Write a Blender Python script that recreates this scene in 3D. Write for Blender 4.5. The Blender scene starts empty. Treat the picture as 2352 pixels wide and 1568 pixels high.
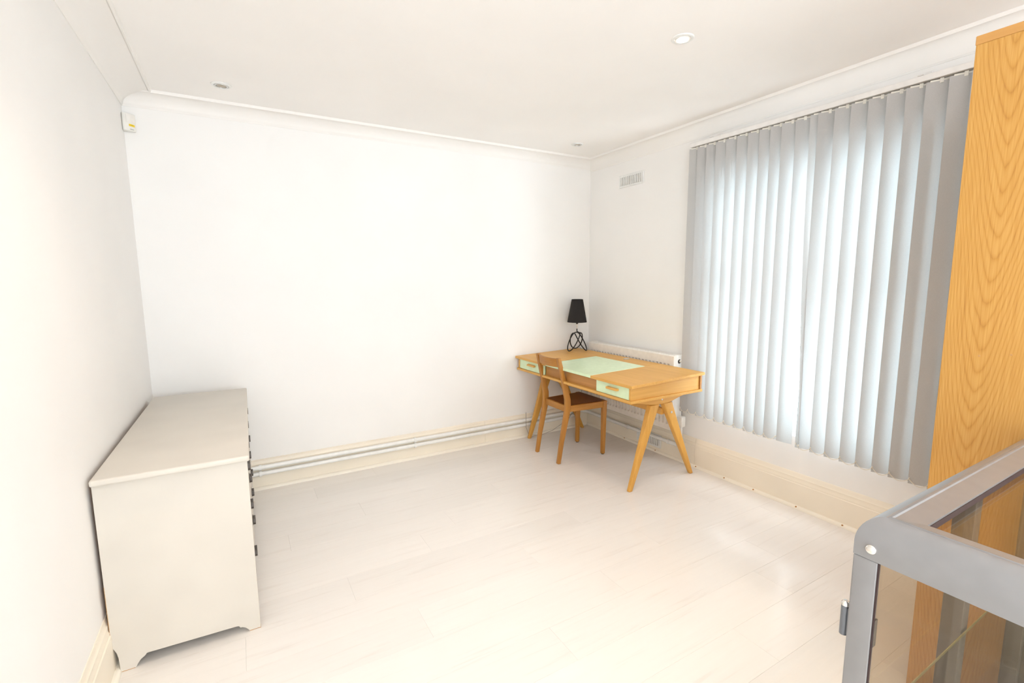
import bpy, bmesh, math, random
from mathutils import Vector, Matrix
random.seed(7)
scene = bpy.context.scene
COL = scene.collection

# ------------------------------------------------------------------ camera
CAM_H = 1.41
cam_data = bpy.data.cameras.new('camera')
cam_data.sensor_width = 36.0
cam_data.lens = 1086.71 / 2352.0 * 36.0
cam_data.clip_start = 0.02
cam = bpy.data.objects.new('camera', cam_data)
COL.objects.link(cam)
yaw, pitch, roll = math.radians(29.968), math.radians(7.375), math.radians(-0.456)
fwd = Vector((math.sin(yaw)*math.cos(pitch), math.cos(yaw)*math.cos(pitch), -math.sin(pitch)))
rgt = Vector((math.cos(yaw), -math.sin(yaw), 0))
upv = rgt.cross(fwd)
r2 = rgt*math.cos(roll) + upv*math.sin(roll)
u2 = -rgt*math.sin(roll) + upv*math.cos(roll)
rot = Matrix((r2, u2, -fwd)).transposed()
cam.matrix_world = Matrix.Translation((0, 0, CAM_H)) @ rot.to_4x4()
scene.camera = cam

# ------------------------------------------------------------------ world, exposure
world = bpy.data.worlds.new('sky')
scene.world = world
world.use_nodes = True
bg = world.node_tree.nodes['Background']
bg.inputs[0].default_value = (0.885, 0.945, 1.0, 1)
bg.inputs[1].default_value = 13.0
scene.view_settings.view_transform = 'Standard'
scene.view_settings.look = 'None'
scene.view_settings.gamma = 1.0
scene.view_settings.use_curve_mapping = False
scene.view_settings.exposure = -0.60
scene.cycles.max_bounces = 8
scene.cycles.use_adaptive_sampling = True
scene.cycles.adaptive_threshold = 0.1
scene.cycles.adaptive_min_samples = 16
scene.cycles.diffuse_bounces = 6
scene.cycles.glossy_bounces = 3
scene.cycles.transparent_max_bounces = 10
scene.cycles.sample_clamp_indirect = 8.0

XL, XW, YB, ZC = -0.497, 2.918, 3.575, 2.496     # left wall, window wall, back wall, ceiling
YR = -3.0                                        # rear wall, behind the camera
# daylight openings
WIN = dict(y0=1.03, y1=2.235, z0=0.44, z1=2.10)      # behind the vertical blind
REAR = dict(x0=0.0, x1=2.7, z0=0.20, z1=2.36)       # added window opening behind the camera, for fill daylight

LEFT = dict(y0=-2.7, y1=-1.2, z0=0.30, z1=2.36)         # added side window opening behind the camera, evens out the light
# daylight comes from the sky through the openings above
def sky_portal(name, loc, rot, sx, sy):
    """tells the renderer which openings the sky shines through"""
    l = bpy.data.lights.new(name, 'AREA'); l.shape = 'RECTANGLE'; l.size = sx; l.size_y = sy
    l.cycles.is_portal = True
    o = bpy.data.objects.new(name, l); COL.objects.link(o); o.location = loc; o.rotation_euler = rot
HP = math.pi/2
sky_portal('sky_portal_rear', ((REAR['x0']+REAR['x1'])/2, YR-0.14, (REAR['z0']+REAR['z1'])/2), (HP, 0, 0), REAR['x1']-REAR['x0'], REAR['z1']-REAR['z0'])
sky_portal('sky_portal_side', (XL-0.14, (LEFT['y0']+LEFT['y1'])/2, (LEFT['z0']+LEFT['z1'])/2), (HP, 0, -HP), LEFT['y1']-LEFT['y0'], LEFT['z1']-LEFT['z0'])
sky_portal('sky_portal_blind', (XW+0.14, (WIN['y0']+WIN['y1'])/2, (WIN['z0']+WIN['z1'])/2), (HP, 0, HP), WIN['y1']-WIN['y0'], WIN['z1']-WIN['z0'])

# ------------------------------------------------------------------ helpers
def link(o): COL.objects.link(o); return o

class MB:
    """collects shapes into one mesh"""
    def __init__(self): self.bm = bmesh.new()
    def _merge(self, b, M=None):
        if M is not None: bmesh.ops.transform(b, matrix=M, verts=b.verts)
        me = bpy.data.meshes.new('tmp'); b.to_mesh(me); b.free()
        self.bm.from_mesh(me); bpy.data.meshes.remove(me)
    def box(self, lo, hi, bev=0.0, seg=2, M=None):
        b = bmesh.new(); bmesh.ops.create_cube(b, size=1)
        lo = Vector(lo); hi = Vector(hi)
        c = (lo+hi)/2; s = hi-lo
        bmesh.ops.transform(b, matrix=Matrix.Translation(c) @ Matrix.Diagonal((s.x, s.y, s.z, 1)), verts=b.verts)
        if bev > 0: bmesh.ops.bevel(b, geom=list(b.edges), offset=bev, segments=seg, affect='EDGES', profile=0.5)
        self._merge(b, M); return self
    def hexa(self, P, bev=0.0, seg=2):
        """P: 8 points, bottom four (ccw from above) then top four"""
        b = bmesh.new(); v = [b.verts.new(p) for p in P]
        for f in ((3,2,1,0), (4,5,6,7), (0,1,5,4), (1,2,6,5), (2,3,7,6), (3,0,4,7)): b.faces.new([v[i] for i in f])
        bmesh.ops.recalc_face_normals(b, faces=b.faces)
        if bev > 0: bmesh.ops.bevel(b, geom=list(b.edges), offset=bev, segments=seg, affect='EDGES', profile=0.5)
        self._merge(b); return self
    def prism(self, poly, axis, a0, a1, bev=0.0, seg=2):
        """poly in the two other axes (order kept x,y,z), extruded along axis from a0 to a1"""
        def pt(p, a):
            if axis == 'x': return (a, p[0], p[1])
            if axis == 'y': return (p[0], a, p[1])
            return (p[0], p[1], a)
        b = bmesh.new()
        A = [b.verts.new(pt(p, a0)) for p in poly]; B = [b.verts.new(pt(p, a1)) for p in poly]
        n = len(poly)
        b.faces.new(A); b.faces.new(B)
        for i in range(n): b.faces.new((A[i], A[(i+1) % n], B[(i+1) % n], B[i]))
        bmesh.ops.recalc_face_normals(b, faces=b.faces)
        if bev > 0: bmesh.ops.bevel(b, geom=list(b.edges), offset=bev, segments=seg, affect='EDGES', profile=0.5)
        self._merge(b); return self
    def tube(self, pts, r, n=10, closed=False, caps=True):
        pts = [Vector(p) for p in pts]; m = len(pts)
        rr = r if isinstance(r, (list, tuple)) else [r]*m
        b = bmesh.new(); rings = []
        prev = None
        for i, p in enumerate(pts):
            if closed: t = (pts[(i+1) % m]-pts[i-1])
            else: t = pts[min(i+1, m-1)]-pts[max(i-1, 0)]
            t.normalize()
            if prev is None:
                a = Vector((0,0,1)) if abs(t.z) < .9 else Vector((1,0,0))
                nrm = t.cross(a).normalized()
            else:
                nrm = (prev - t*prev.dot(t)).normalized()
            prev = nrm; bn = t.cross(nrm)
            rings.append([b.verts.new(p + (nrm*math.cos(2*math.pi*k/n) + bn*math.sin(2*math.pi*k/n))*rr[i]) for k in range(n)])
        last = m if closed else m-1
        if closed:   # best twist offset for the closing ring
            best = min(range(n), key=lambda s: sum((rings[-1][k].co-rings[0][(k+s) % n].co).length for k in range(n)))
        for i in range(last):
            A = rings[i]; B = rings[(i+1) % m]; s = best if (closed and i == m-1) else 0
            for k in range(n): b.faces.new((A[k], A[(k+1) % n], B[(k+1+s) % n], B[(k+s) % n]))
        if caps and not closed: b.faces.new(rings[0][::-1]); b.faces.new(rings[-1])
        bmesh.ops.recalc_face_normals(b, faces=b.faces)
        self._merge(b); return self
    def lathe(self, prof, c=(0,0,0), n=32, axis='z', closed=False):
        """prof: list of (radius, height)"""
        b = bmesh.new(); rings = []
        for (rad, h) in prof:
            ring = []
            for k in range(n):
                a = 2*math.pi*k/n; x, y = rad*math.cos(a), rad*math.sin(a)
                if axis == 'z': q = (x, y, h)
                elif axis == 'y': q = (x, h, y)
                else: q = (h, x, y)
                ring.append(b.verts.new(Vector(q)+Vector(c)))
            rings.append(ring)
        m = len(rings)
        for i in range(m if closed else m-1):
            A = rings[i]; B = rings[(i+1) % m]
            for k in range(n): b.faces.new((A[k], A[(k+1) % n], B[(k+1) % n], B[k]))
        if not closed:
            b.faces.new(rings[0]); b.faces.new(rings[-1])
        bmesh.ops.remove_doubles(b, verts=b.verts, dist=1e-6)
        bmesh.ops.recalc_face_normals(b, faces=b.faces)
        self._merge(b); return self
    def build(self, name, mat, parent=None, smooth=False, kind=None):
        me = bpy.data.meshes.new(name)
        if parent is not None and WLOC.get(parent.name) is not None:
            bmesh.ops.translate(self.bm, verts=self.bm.verts, vec=-WLOC[parent.name])
        self.bm.to_mesh(me); self.bm.free()
        me.materials.append(mat)
        o = bpy.data.objects.new(name, me); link(o)
        if smooth:
            for p in me.polygons: p.use_smooth = True
            try: me.set_sharp_from_angle(angle=math.radians(38))
            except Exception: pass
        if parent is not None:
            o.parent = parent
            WLOC[o.name] = WLOC.get(parent.name, Vector((0,0,0))).copy()
        else:
            WLOC[o.name] = Vector((0,0,0))
        if kind: o['kind'] = kind
        return o
WLOC = {}     # world origin of every object (for turning world coordinates into local ones)

def thing(name, label, cat, loc=(0,0,0), rz=0.0, group=None):
    o = bpy.data.objects.new(name, None); link(o)
    o.empty_display_size = 0.05
    o.location = loc; o.rotation_euler = (0, 0, rz)
    o['label'] = label; o['category'] = cat
    if group: o['group'] = group
    WLOC[o.name] = Vector(loc)
    return o
def tag(o, label, cat, group=None, kind=None):
    o['label'] = label; o['category'] = cat
    if group: o['group'] = group
    if kind: o['kind'] = kind
    return o

# ------------------------------------------------------------------ materials
def new_mat(name):
    m = bpy.data.materials.new(name); m.use_nodes = True
    nt = m.node_tree
    return m, nt, nt.nodes['Principled BSDF']
def N(nt, t, **kw):
    n = nt.nodes.new(t)
    for k, v in kw.items(): setattr(n, k, v)
    return n
def setin(n, **kw):
    for k, v in kw.items(): n.inputs[k.replace('_', ' ')].default_value = v
def mapping(nt, scale=(1,1,1), loc=(0,0,0), coord='Object'):
    tc = N(nt, 'ShaderNodeTexCoord'); mp = N(nt, 'ShaderNodeMapping')
    mp.inputs['Scale'].default_value = scale; mp.inputs['Location'].default_value = loc
    nt.links.new(tc.outputs[coord], mp.inputs['Vector'])
    return mp
def ramp(nt, src, stops):
    r = N(nt, 'ShaderNodeValToRGB')
    while len(r.color_ramp.elements) < len(stops): r.color_ramp.elements.new(0.5)
    for e, (p, c) in zip(r.color_ramp.elements, stops): e.position = p; e.color = (*c, 1)
    nt.links.new(src, r.inputs[0]); return r
def bump(nt, src, bsdf, strength, dist=0.002):
    b = N(nt, 'ShaderNodeBump'); b.inputs['Strength'].default_value = strength; b.inputs['Distance'].default_value = dist
    nt.links.new(src, b.inputs['Height']); nt.links.new(b.outputs[0], bsdf.inputs['Normal'])

def paint(name, col, rough=0.6, var=0.02, scale=2.5, bmp=0.0):
    m, nt, b = new_mat(name)
    mp = mapping(nt); n = N(nt, 'ShaderNodeTexNoise'); setin(n, Scale=scale, Detail=1.0, Roughness=0.6)
    nt.links.new(mp.outputs[0], n.inputs['Vector'])
    lo = tuple(c*(1-var) for c in col); hi = tuple(min(1, c*(1+var)) for c in col)
    r = ramp(nt, n.outputs['Fac'], [(0.3, lo), (0.7, hi)])
    nt.links.new(r.outputs[0], b.inputs['Base Color'])
    b.inputs['Roughness'].default_value = rough
    if bmp:
        n2 = N(nt, 'ShaderNodeTexNoise'); setin(n2, Scale=160.0, Detail=2.0)
        nt.links.new(mp.outputs[0], n2.inputs['Vector']); bump(nt, n2.outputs['Fac'], b, bmp, 0.001)
    return m
def plain(name, col, rough=0.5, metal=0.0, spec=0.5):
    m, nt, b = new_mat(name)
    mp = mapping(nt); n = N(nt, 'ShaderNodeTexNoise'); setin(n, Scale=30.0, Detail=1.0)
    nt.links.new(mp.outputs[0], n.inputs['Vector'])
    r = ramp(nt, n.outputs['Fac'], [(0.3, tuple(c*0.97 for c in col)), (0.7, tuple(min(1, c*1.03) for c in col))])
    nt.links.new(r.outputs[0], b.inputs['Base Color'])
    b.inputs['Roughness'].default_value = rough; b.inputs['Metallic'].default_value = metal
    b.inputs['Specular IOR Level'].default_value = spec
    return m
def wood(name, dark, light, axis='y', fine=70.0, rough=0.42, long_scale=1.6):
    """straight-grained wood, grain along the given axis of the object"""
    m, nt, b = new_mat(name)
    def sc(along, across):
        return tuple(along if a == axis else across for a in 'xyz')
    mp = mapping(nt, sc(long_scale, fine)); n = N(nt, 'ShaderNodeTexNoise'); setin(n, Scale=1.0, Detail=5.0, Roughness=0.62)
    nt.links.new(mp.outputs[0], n.inputs['Vector'])
    mp2 = mapping(nt, sc(0.9, 9.0)); n2 = N(nt, 'ShaderNodeTexNoise'); setin(n2, Scale=1.0, Detail=3.0, Distortion=0.4)
    nt.links.new(mp2.outputs[0], n2.inputs['Vector'])
    mx = N(nt, 'ShaderNodeMath', operation='MULTIPLY_ADD'); mx.inputs[1].default_value = 0.55
    nt.links.new(n.outputs['Fac'], mx.inputs[0])
    m2 = N(nt, 'ShaderNodeMath', operation='MULTIPLY'); m2.inputs[1].default_value = 0.45
    nt.links.new(n2.outputs['Fac'], m2.inputs[0]); nt.links.new(m2.outputs[0], mx.inputs[2])
    r = ramp(nt, mx.outputs[0], [(0.32, dark), (0.68, light)])
    nt.links.new(r.outputs[0], b.inputs['Base Color'])
    b.inputs['Roughness'].default_value = rough
    bump(nt, n.outputs['Fac'], b, 0.10, 0.0008)
    return m
def cathedral_oak(name, dark, mid, light):
    """crown-cut oak veneer in the y-z plane: nested arches with fine vertical pores"""
    m, nt, b = new_mat(name)
    tc = N(nt, 'ShaderNodeTexCoord'); sep = N(nt, 'ShaderNodeSeparateXYZ')
    nt.links.new(tc.outputs['Object'], sep.inputs[0])
    def mth(op, a, bb=None, c=None):
        q = N(nt, 'ShaderNodeMath', operation=op)
        for i, v in enumerate((a, bb, c)):
            if v is None: continue
            if isinstance(v, (int, float)): q.inputs[i].default_value = v
            else: nt.links.new(v, q.inputs[i])
        return q.outputs[0]
    # wandering heart line
    mpw = mapping(nt, (0.01, 0.01, 0.9)); nw = N(nt, 'ShaderNodeTexNoise'); setin(nw, Scale=1.0, Detail=2.0)
    nt.links.new(mpw.outputs[0], nw.inputs['Vector'])
    y0 = mth('MULTIPLY_ADD', nw.outputs['Fac'], 0.06, 0.490)
    dy = mth('SUBTRACT', sep.outputs['Y'], y0)
    ady = mth('ABSOLUTE', dy)
    par = mth('POWER', ady, 1.6)
    mpd = mapping(nt, (1.0, 13.0, 2.4)); nd = N(nt, 'ShaderNodeTexNoise'); setin(nd, Scale=1.0, Detail=4.0, Roughness=0.55)
    nt.links.new(mpd.outputs[0], nd.inputs['Vector'])
    f = mth('MULTIPLY_ADD', sep.outputs['Z'], 15.0, mth('MULTIPLY', par, -380.0))
    f = mth('MULTIPLY_ADD', nd.outputs['Fac'], 2.0, f)
    saw = mth('FRACT', f)
    # asymmetric ring: thin dark late wood
    ring = mth('POWER', mth('ABSOLUTE', mth('MULTIPLY_ADD', saw, 2.0, -1.0)), 3.2)
    fade = N(nt, 'ShaderNodeMapRange'); setin(fade, From_Min=0.05, From_Max=0.12, To_Min=1.0, To_Max=0.35)
    nt.links.new(ady, fade.inputs['Value'])
    ring = mth('MULTIPLY', ring, fade.outputs[0])
    mpf = mapping(nt, (1.0, 260.0, 5.0)); nf = N(nt, 'ShaderNodeTexNoise'); setin(nf, Scale=1.0, Detail=4.0, Roughness=0.65)
    nt.links.new(mpf.outputs[0], nf.inputs['Vector'])
    fine = mth('MULTIPLY_ADD', nf.outputs['Fac'], 1.2, -0.42)
    tot = mth('MULTIPLY_ADD', ring, 0.36, fine)
    r = ramp(nt, tot, [(0.0, light), (0.38, mid), (0.85, dark)])
    nt.links.new(r.outputs[0], b.inputs['Base Color'])
    b.inputs['Roughness'].default_value = 0.38
    bump(nt, nf.outputs['Fac'], b, 0.08, 0.0006)
    return m
def glass(name, tint, refl=0.05, rough=0.0):
    m = bpy.data.materials.new(name); m.use_nodes = True; nt = m.node_tree
    nt.nodes.clear()
    out = N(nt, 'ShaderNodeOutputMaterial'); mx = N(nt, 'ShaderNodeMixShader')
    tr = N(nt, 'ShaderNodeBsdfTransparent'); tr.inputs[0].default_value = (*tint, 1)
    gl = N(nt, 'ShaderNodeBsdfGlossy'); gl.inputs['Roughness'].default_value = rough; gl.inputs[0].default_value = (1, 1, 1, 1)
    lw = N(nt, 'ShaderNodeLayerWeight'); lw.inputs['Blend'].default_value = 0.5
    pw_ = N(nt, 'ShaderNodeMath', operation='POWER'); pw_.inputs[1].default_value = 5.0
    fr = N(nt, 'ShaderNodeMath', operation='MULTIPLY_ADD'); fr.inputs[1].default_value = 0.6; fr.inputs[2].default_value = 0.03
    nt.links.new(lw.outputs['Facing'], pw_.inputs[0]); nt.links.new(pw_.outputs[0], fr.inputs[0])
    nt.links.new(fr.outputs[0], mx.inputs[0]); nt.links.new(tr.outputs[0], mx.inputs[1]); nt.links.new(gl.outputs[0], mx.inputs[2])
    nt.links.new(mx.outputs[0], out.inputs[0])
    return m
def fabric_translucent(name, col, trans):
    m = bpy.data.materials.new(name); m.use_nodes = True; nt = m.node_tree
    nt.nodes.clear()
    out = N(nt, 'ShaderNodeOutputMaterial'); add = N(nt, 'ShaderNodeAddShader')
    d = N(nt, 'ShaderNodeBsdfDiffuse'); t = N(nt, 'ShaderNodeBsdfTranslucent')
    tc = N(nt, 'ShaderNodeTexCoord'); w = N(nt, 'ShaderNodeTexNoise'); setin(w, Scale=420.0, Detail=0.0)
    nt.links.new(tc.outputs['Object'], w.inputs['Vector'])
    r = ramp(nt, w.outputs['Fac'], [(0.3, tuple(c*0.93 for c in col)), (0.7, col)])
    nt.links.new(r.outputs[0], d.inputs[0]); t.inputs[0].default_value = (*trans, 1)
    nt.links.new(d.outputs[0], add.inputs[0]); nt.links.new(t.outputs[0], add.inputs[1])
    nt.links.new(add.outputs[0], out.inputs[0])
    return m
def emit(name, col, s):
    m = bpy.data.materials.new(name); m.use_nodes = True; nt = m.node_tree; nt.nodes.clear()
    out = N(nt, 'ShaderNodeOutputMaterial'); e = N(nt, 'ShaderNodeEmission')
    e.inputs[0].default_value = (*col, 1); e.inputs[1].default_value = s
    nt.links.new(e.outputs[0], out.inputs[0]); return m
def laminate(name):
    m, nt, b = new_mat(name)
    oi = N(nt, 'ShaderNodeObjectInfo')
    tc = N(nt, 'ShaderNodeTexCoord'); addv = N(nt, 'ShaderNodeVectorMath', operation='ADD')
    cmb = N(nt, 'ShaderNodeCombineXYZ')
    mul = N(nt, 'ShaderNodeMath', operation='MULTIPLY'); mul.inputs[1].default_value = 37.0
    nt.links.new(oi.outputs['Random'], mul.inputs[0])
    nt.links.new(mul.outputs[0], cmb.inputs[0]); nt.links.new(mul.outputs[0], cmb.inputs[1])
    nt.links.new(tc.outputs['Object'], addv.inputs[0]); nt.links.new(cmb.outputs[0], addv.inputs[1])
    mp = N(nt, 'ShaderNodeMapping'); mp.inputs['Scale'].default_value = (2.2, 38.0, 1.0)
    nt.links.new(addv.outputs[0], mp.inputs[0])
    n = N(nt, 'ShaderNodeTexNoise'); setin(n, Scale=1.0, Detail=4.0, Roughness=0.62, Distortion=0.5)
    nt.links.new(mp.outputs[0], n.inputs['Vector'])
    r = ramp(nt, n.outputs['Fac'], [(0.26, (0.76, 0.715, 0.675)), (0.42, (0.815, 0.78, 0.747)), (0.75, (0.83, 0.797, 0.765))])
    hsv = N(nt, 'ShaderNodeHueSaturation')
    mr = N(nt, 'ShaderNodeMapRange'); setin(mr, To_Min=0.975, To_Max=1.02)
    nt.links.new(oi.outputs['Random'], mr.inputs['Value']); nt.links.new(mr.outputs[0], hsv.inputs['Value'])
    nt.links.new(r.outputs[0], hsv.inputs['Color']); nt.links.new(hsv.outputs[0], b.inputs['Base Color'])
    b.inputs['Roughness'].default_value = 0.2
    return m

M = {}
M['wall'] = paint('wall_paint', (0.905, 0.888, 0.868), 0.55, 0.012)
M['ceiling'] = paint('ceiling_paint', (0.94, 0.915, 0.89), 0.7, 0.012)
M['trim'] = paint('cornice_paint', (0.90, 0.875, 0.845), 0.5, 0.01)
M['skirt'] = paint('skirting_cream', (0.89, 0.815, 0.69), 0.4, 0.03, 3.0)
M['bead'] = paint('floor_bead_cream', (0.90, 0.85, 0.75), 0.4, 0.03, 3.0)
M['pin'] = plain('rusty_pin', (0.45, 0.20, 0.05), 0.6)
M['floor'] = laminate('whitewashed_laminate')
M['underlay'] = plain('floor_base', (0.62, 0.56, 0.50), 0.8)
M['pipe'] = plain('white_pipe_gloss', (0.86, 0.86, 0.84), 0.25)
M['white_metal'] = plain('white_enamel', (0.86, 0.83, 0.78), 0.35)
M['white_plastic'] = plain('white_plastic', (0.84, 0.82, 0.77), 0.4)
M['upvc'] = plain('window_frame_white', (0.80, 0.80, 0.80), 0.4)
M['pane'] = glass('window_glass', (0.97, 0.99, 1.0))
M['bronze_glass'] = glass('bronze_tinted_glass', (0.965, 0.93, 0.875))
M['slat'] = fabric_translucent('blind_fabric', (0.46, 0.44, 0.43), (0.120, 0.140, 0.144))
M['chain'] = plain('bead_chain_plastic', (0.80, 0.74, 0.64), 0.4)
M['clip'] = plain('clear_clip', (0.80, 0.77, 0.70), 0.3)
M['headrail'] = plain('headrail_white', (0.84, 0.82, 0.80), 0.35)
M['dark'] = plain('dark_gap', (0.06, 0.05, 0.045), 0.7)
M['oak_y'] = wood('honey_oak_along_y', (0.62, 0.315, 0.062), (0.76, 0.43, 0.11), 'y')
M['oak_x'] = wood('honey_oak_along_x', (0.62, 0.315, 0.062), (0.76, 0.43, 0.11), 'x')
M['oak_z'] = wood('honey_oak_along_z', (0.61, 0.30, 0.05), (0.74, 0.405, 0.09), 'z')
M['oak_dark'] = wood('mid_oak_panel', (0.42, 0.19, 0.045), (0.56, 0.27, 0.075), 'y')
M['chair_z'] = wood('chair_oak_upright', (0.36, 0.15, 0.024), (0.50, 0.225, 0.042), 'z')
M['chair_y'] = wood('chair_oak_rail', (0.36, 0.15, 0.024), (0.50, 0.225, 0.042), 'y')
M['chair_x'] = wood('chair_oak_side', (0.36, 0.15, 0.024), (0.50, 0.225, 0.042), 'x')
M['seat'] = wood('shaded_seat_brown', (0.13, 0.04, 0.012), (0.21, 0.07, 0.02), 'x', rough=0.35)  # darker wood of its own, with the shade under the desk added to the colour
M['mint'] = plain('mint_green_lacquer', (0.70, 0.86, 0.58), 0.22)
M['steel'] = plain('brushed_steel', (0.72, 0.72, 0.72), 0.3, 1.0)
M['black_metal'] = plain('black_wire', (0.012, 0.010, 0.010), 0.4)
M['shade'] = plain('black_shade_fabric', (0.014, 0.011, 0.010), 0.85)
M['shade_in'] = plain('shade_lining', (0.6, 0.58, 0.55), 0.8)
M['clear_stem'] = plain('chrome_stem', (0.8, 0.78, 0.75), 0.2, 1.0)
M['cable'] = plain('grey_cable', (0.35, 0.32, 0.28), 0.5)
M['dresser'] = paint('dresser_offwhite', (0.645, 0.60, 0.535), 0.42, 0.03, 5.0)
M['dresser_edge'] = plain('worn_wood_edge', (0.50, 0.27, 0.10), 0.7)
M['pull'] = plain('dark_pewter_pull', (0.10, 0.085, 0.075), 0.45, 0.6)
M['wardrobe'] = cathedral_oak('wardrobe_oak_veneer', (0.345, 0.14, 0.022), (0.51, 0.248, 0.046), (0.60, 0.325, 0.082))
M['wardrobe_top'] = wood('wardrobe_top_oak', (0.50, 0.24, 0.06), (0.58, 0.30, 0.085), 'y')
M['case'] = plain('grey_satin_aluminium', (0.28, 0.275, 0.28), 0.28, 0.35)
M['case_dark'] = plain('dark_grey_frame', (0.11, 0.095, 0.085), 0.5, 0.2)
M['case_panel'] = wood('dark_end_panel', (0.07, 0.055, 0.045), (0.12, 0.10, 0.085), 'y', 30.0, 0.5)
M['dark_strip'] = plain('dark_strip_paint', (0.035, 0.015, 0.015), 0.6)
M['shelf_glass'] = glass('glass_shelf_clear', (0.96, 0.965, 0.94))
M['edge_glass'] = plain('glass_edge_olive', (0.22, 0.19, 0.09), 0.2)
M['hinge'] = plain('hinge_grey', (0.16, 0.17, 0.19), 0.35, 0.3)
M['chrome'] = plain('chrome', (0.85, 0.82, 0.78), 0.08, 1.0)
M['yellow'] = plain('yellow_sticker', (0.85, 0.62, 0.03), 0.5)
M['ochre'] = plain('sticker_print', (0.55, 0.38, 0.02), 0.5)
M['bulb_off'] = plain('unlit_bulb', (0.42, 0.36, 0.28), 0.15)
M['bulb_on'] = emit('lit_bulb', (1.0, 0.86, 0.68), 40.0)
M['vent_back'] = plain('vent_gap_shade', (0.50, 0.46, 0.41), 0.7)  # toned down so the gaps between the slats look shaded
M['grey_vent'] = plain('vent_grey_white', (0.84, 0.84, 0.82), 0.4)

# ------------------------------------------------------------------ the room
T = 0.16
# floor: base slab and laminate planks running along x
b = MB(); b.box((XL-T, YR-T, -0.10), (XW+T, YB+T, -0.012))
floor = b.build('floor', M['underlay'])
tag(floor, 'pale whitewashed laminate plank floor of the room', 'floor', kind='structure')
PW = 0.192; GAP = 0.0003
plank_mesh = {}
def plank_me(L):
    k = round(L, 3)
    if k not in plank_mesh:
        q = MB(); q.box((0, 0, -0.0118), (L-GAP, PW-GAP, 0.0), 0.0004, 1)
        me = bpy.data.meshes.new('plank'); q.bm.to_mesh(me); q.bm.free(); me.materials.append(M['floor'])
        plank_mesh[k] = me
    return plank_mesh[k]
row = 0
y = YB - 0.002 - PW
LENS = 1.286
while y > YR - PW:
    off = [0.0, 0.43, 0.86, 0.21, 0.64, 1.07][row % 6]
    x = XL + 0.002 - off
    while x < XW:
        x0 = max(x, XL+0.002); x1 = min(x+LENS, XW-0.002)
        if x1-x0 > 0.03 and (y > -0.6 or True):
            o = bpy.data.objects.new('plank', plank_me(x1-x0)); link(o)
            o.location = (x0, y, 0.0); o.parent = floor
        x += LENS
    y -= PW; row += 1

b = MB(); b.box((XL-T, YR-T, ZC), (XW+T, YB+T, ZC+0.12))
tag(b.build('ceiling', M['ceiling']), 'smooth off-white painted ceiling', 'ceiling', kind='structure')
b = MB(); b.box((XL-T, YB, 0), (XW+T, YB+T, ZC))
tag(b.build('wall_back', M['wall']), 'long blank off-white wall behind the desk and dresser', 'wall', kind='structure')
LW = LEFT
b = MB(); b.box((XL-T, LW['y1'], 0), (XL, YB, ZC)); b.box((XL-T, YR, 0), (XL, LW['y0'], ZC))
b.box((XL-T, LW['y0'], 0), (XL, LW['y1'], LW['z0'])); b.box((XL-T, LW['y0'], LW['z1']), (XL, LW['y1'], ZC))
tag(b.build('wall_left', M['wall']), 'blank off-white wall along the white dresser', 'wall', kind='structure')
W = WIN
b = MB()
b.box((XW, YR, 0), (XW+T, W['y0'], ZC)); b.box((XW, W['y1'], 0), (XW+T, YB, ZC))
b.box((XW, W['y0'], 0), (XW+T, W['y1'], W['z0'])); b.box((XW, W['y0'], W['z1']), (XW+T, W['y1'], ZC))
tag(b.build('wall_right', M['wall']), 'off-white wall with the window behind the vertical blind', 'wall', kind='structure')
Rr = REAR
b = MB()
b.box((XL-T, YR-T, 0), (Rr['x0'], YR, ZC)); b.box((Rr['x1'], YR-T, 0), (XW+T, YR, ZC))
b.box((Rr['x0'], YR-T, 0), (Rr['x1'], YR, Rr['z0'])); b.box((Rr['x0'], YR-T, Rr['z1']), (Rr['x1'], YR, ZC))
tag(b.build('wall_rear', M['wall']), 'off-white wall behind the viewer with an added wide window opening', 'wall', kind='structure')

# windows
def window(name, label, axis, a0, a1, z0, z1, plane, cols, rails):
    t = thing(name, label, 'window'); t['kind'] = 'structure'; del t['category']; t['category'] = 'window'
    d = 0.05; fw_ = 0.05
    def bx(q, lo_a, hi_a, lo_z, hi_z, p0, p1, bev=0.004):
        if axis == 'y': q.box((p0, lo_a, lo_z), (p1, hi_a, hi_z), bev)
        else: q.box((lo_a, p0, lo_z), (hi_a, p1, hi_z), bev)
    q = MB()
    bx(q, a0, a0+fw_, z0, z1, plane, plane+d); bx(q, a1-fw_, a1, z0, z1, plane, plane+d)
    bx(q, a0+fw_, a1-fw_, z0, z0+fw_, plane, plane+d); bx(q, a0+fw_, a1-fw_, z1-fw_, z1, plane, plane+d)
    q.build('window_frame', M['upvc'], t)
    xs = [a0+fw_ + (a1-a0-2*fw_)*i/cols for i in range(cols+1)]
    zs = [z0+fw_] + rails + [z1-fw_]
    for i in range(1, cols):
        q = MB(); bx(q, xs[i]-0.022, xs[i]+0.022, z0+fw_, z1-fw_, plane+0.004, plane+d-0.004); q.build('mullion', M['upvc'], t)
    for zr in rails:
        for i in range(cols):
            q = MB(); bx(q, xs[i]+(0.022 if i else 0), xs[i+1]-(0.022 if i < cols-1 else 0), zr-0.028, zr+0.028, plane-0.006, plane+d-0.002); q.build('meeting_rail', M['upvc'], t)
    for i in range(cols):
        for j in range(len(zs)-1):
            q = MB(); bx(q, xs[i], xs[i+1], zs[j], zs[j+1], plane+0.022, plane+0.026, 0); q.build('pane', M['pane'], t)
    return t
window('window_1', 'white sash window glowing behind the grey vertical blind', 'y', W['y0'], W['y1'], W['z0'], W['z1'], XW+0.085, 1, [1.40])
window('added_window_rear', 'added wide white window for fill daylight in the wall behind the viewer', 'x', Rr['x0'], Rr['x1'], Rr['z0'], Rr['z1'], YR-0.12, 3, [])

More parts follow.
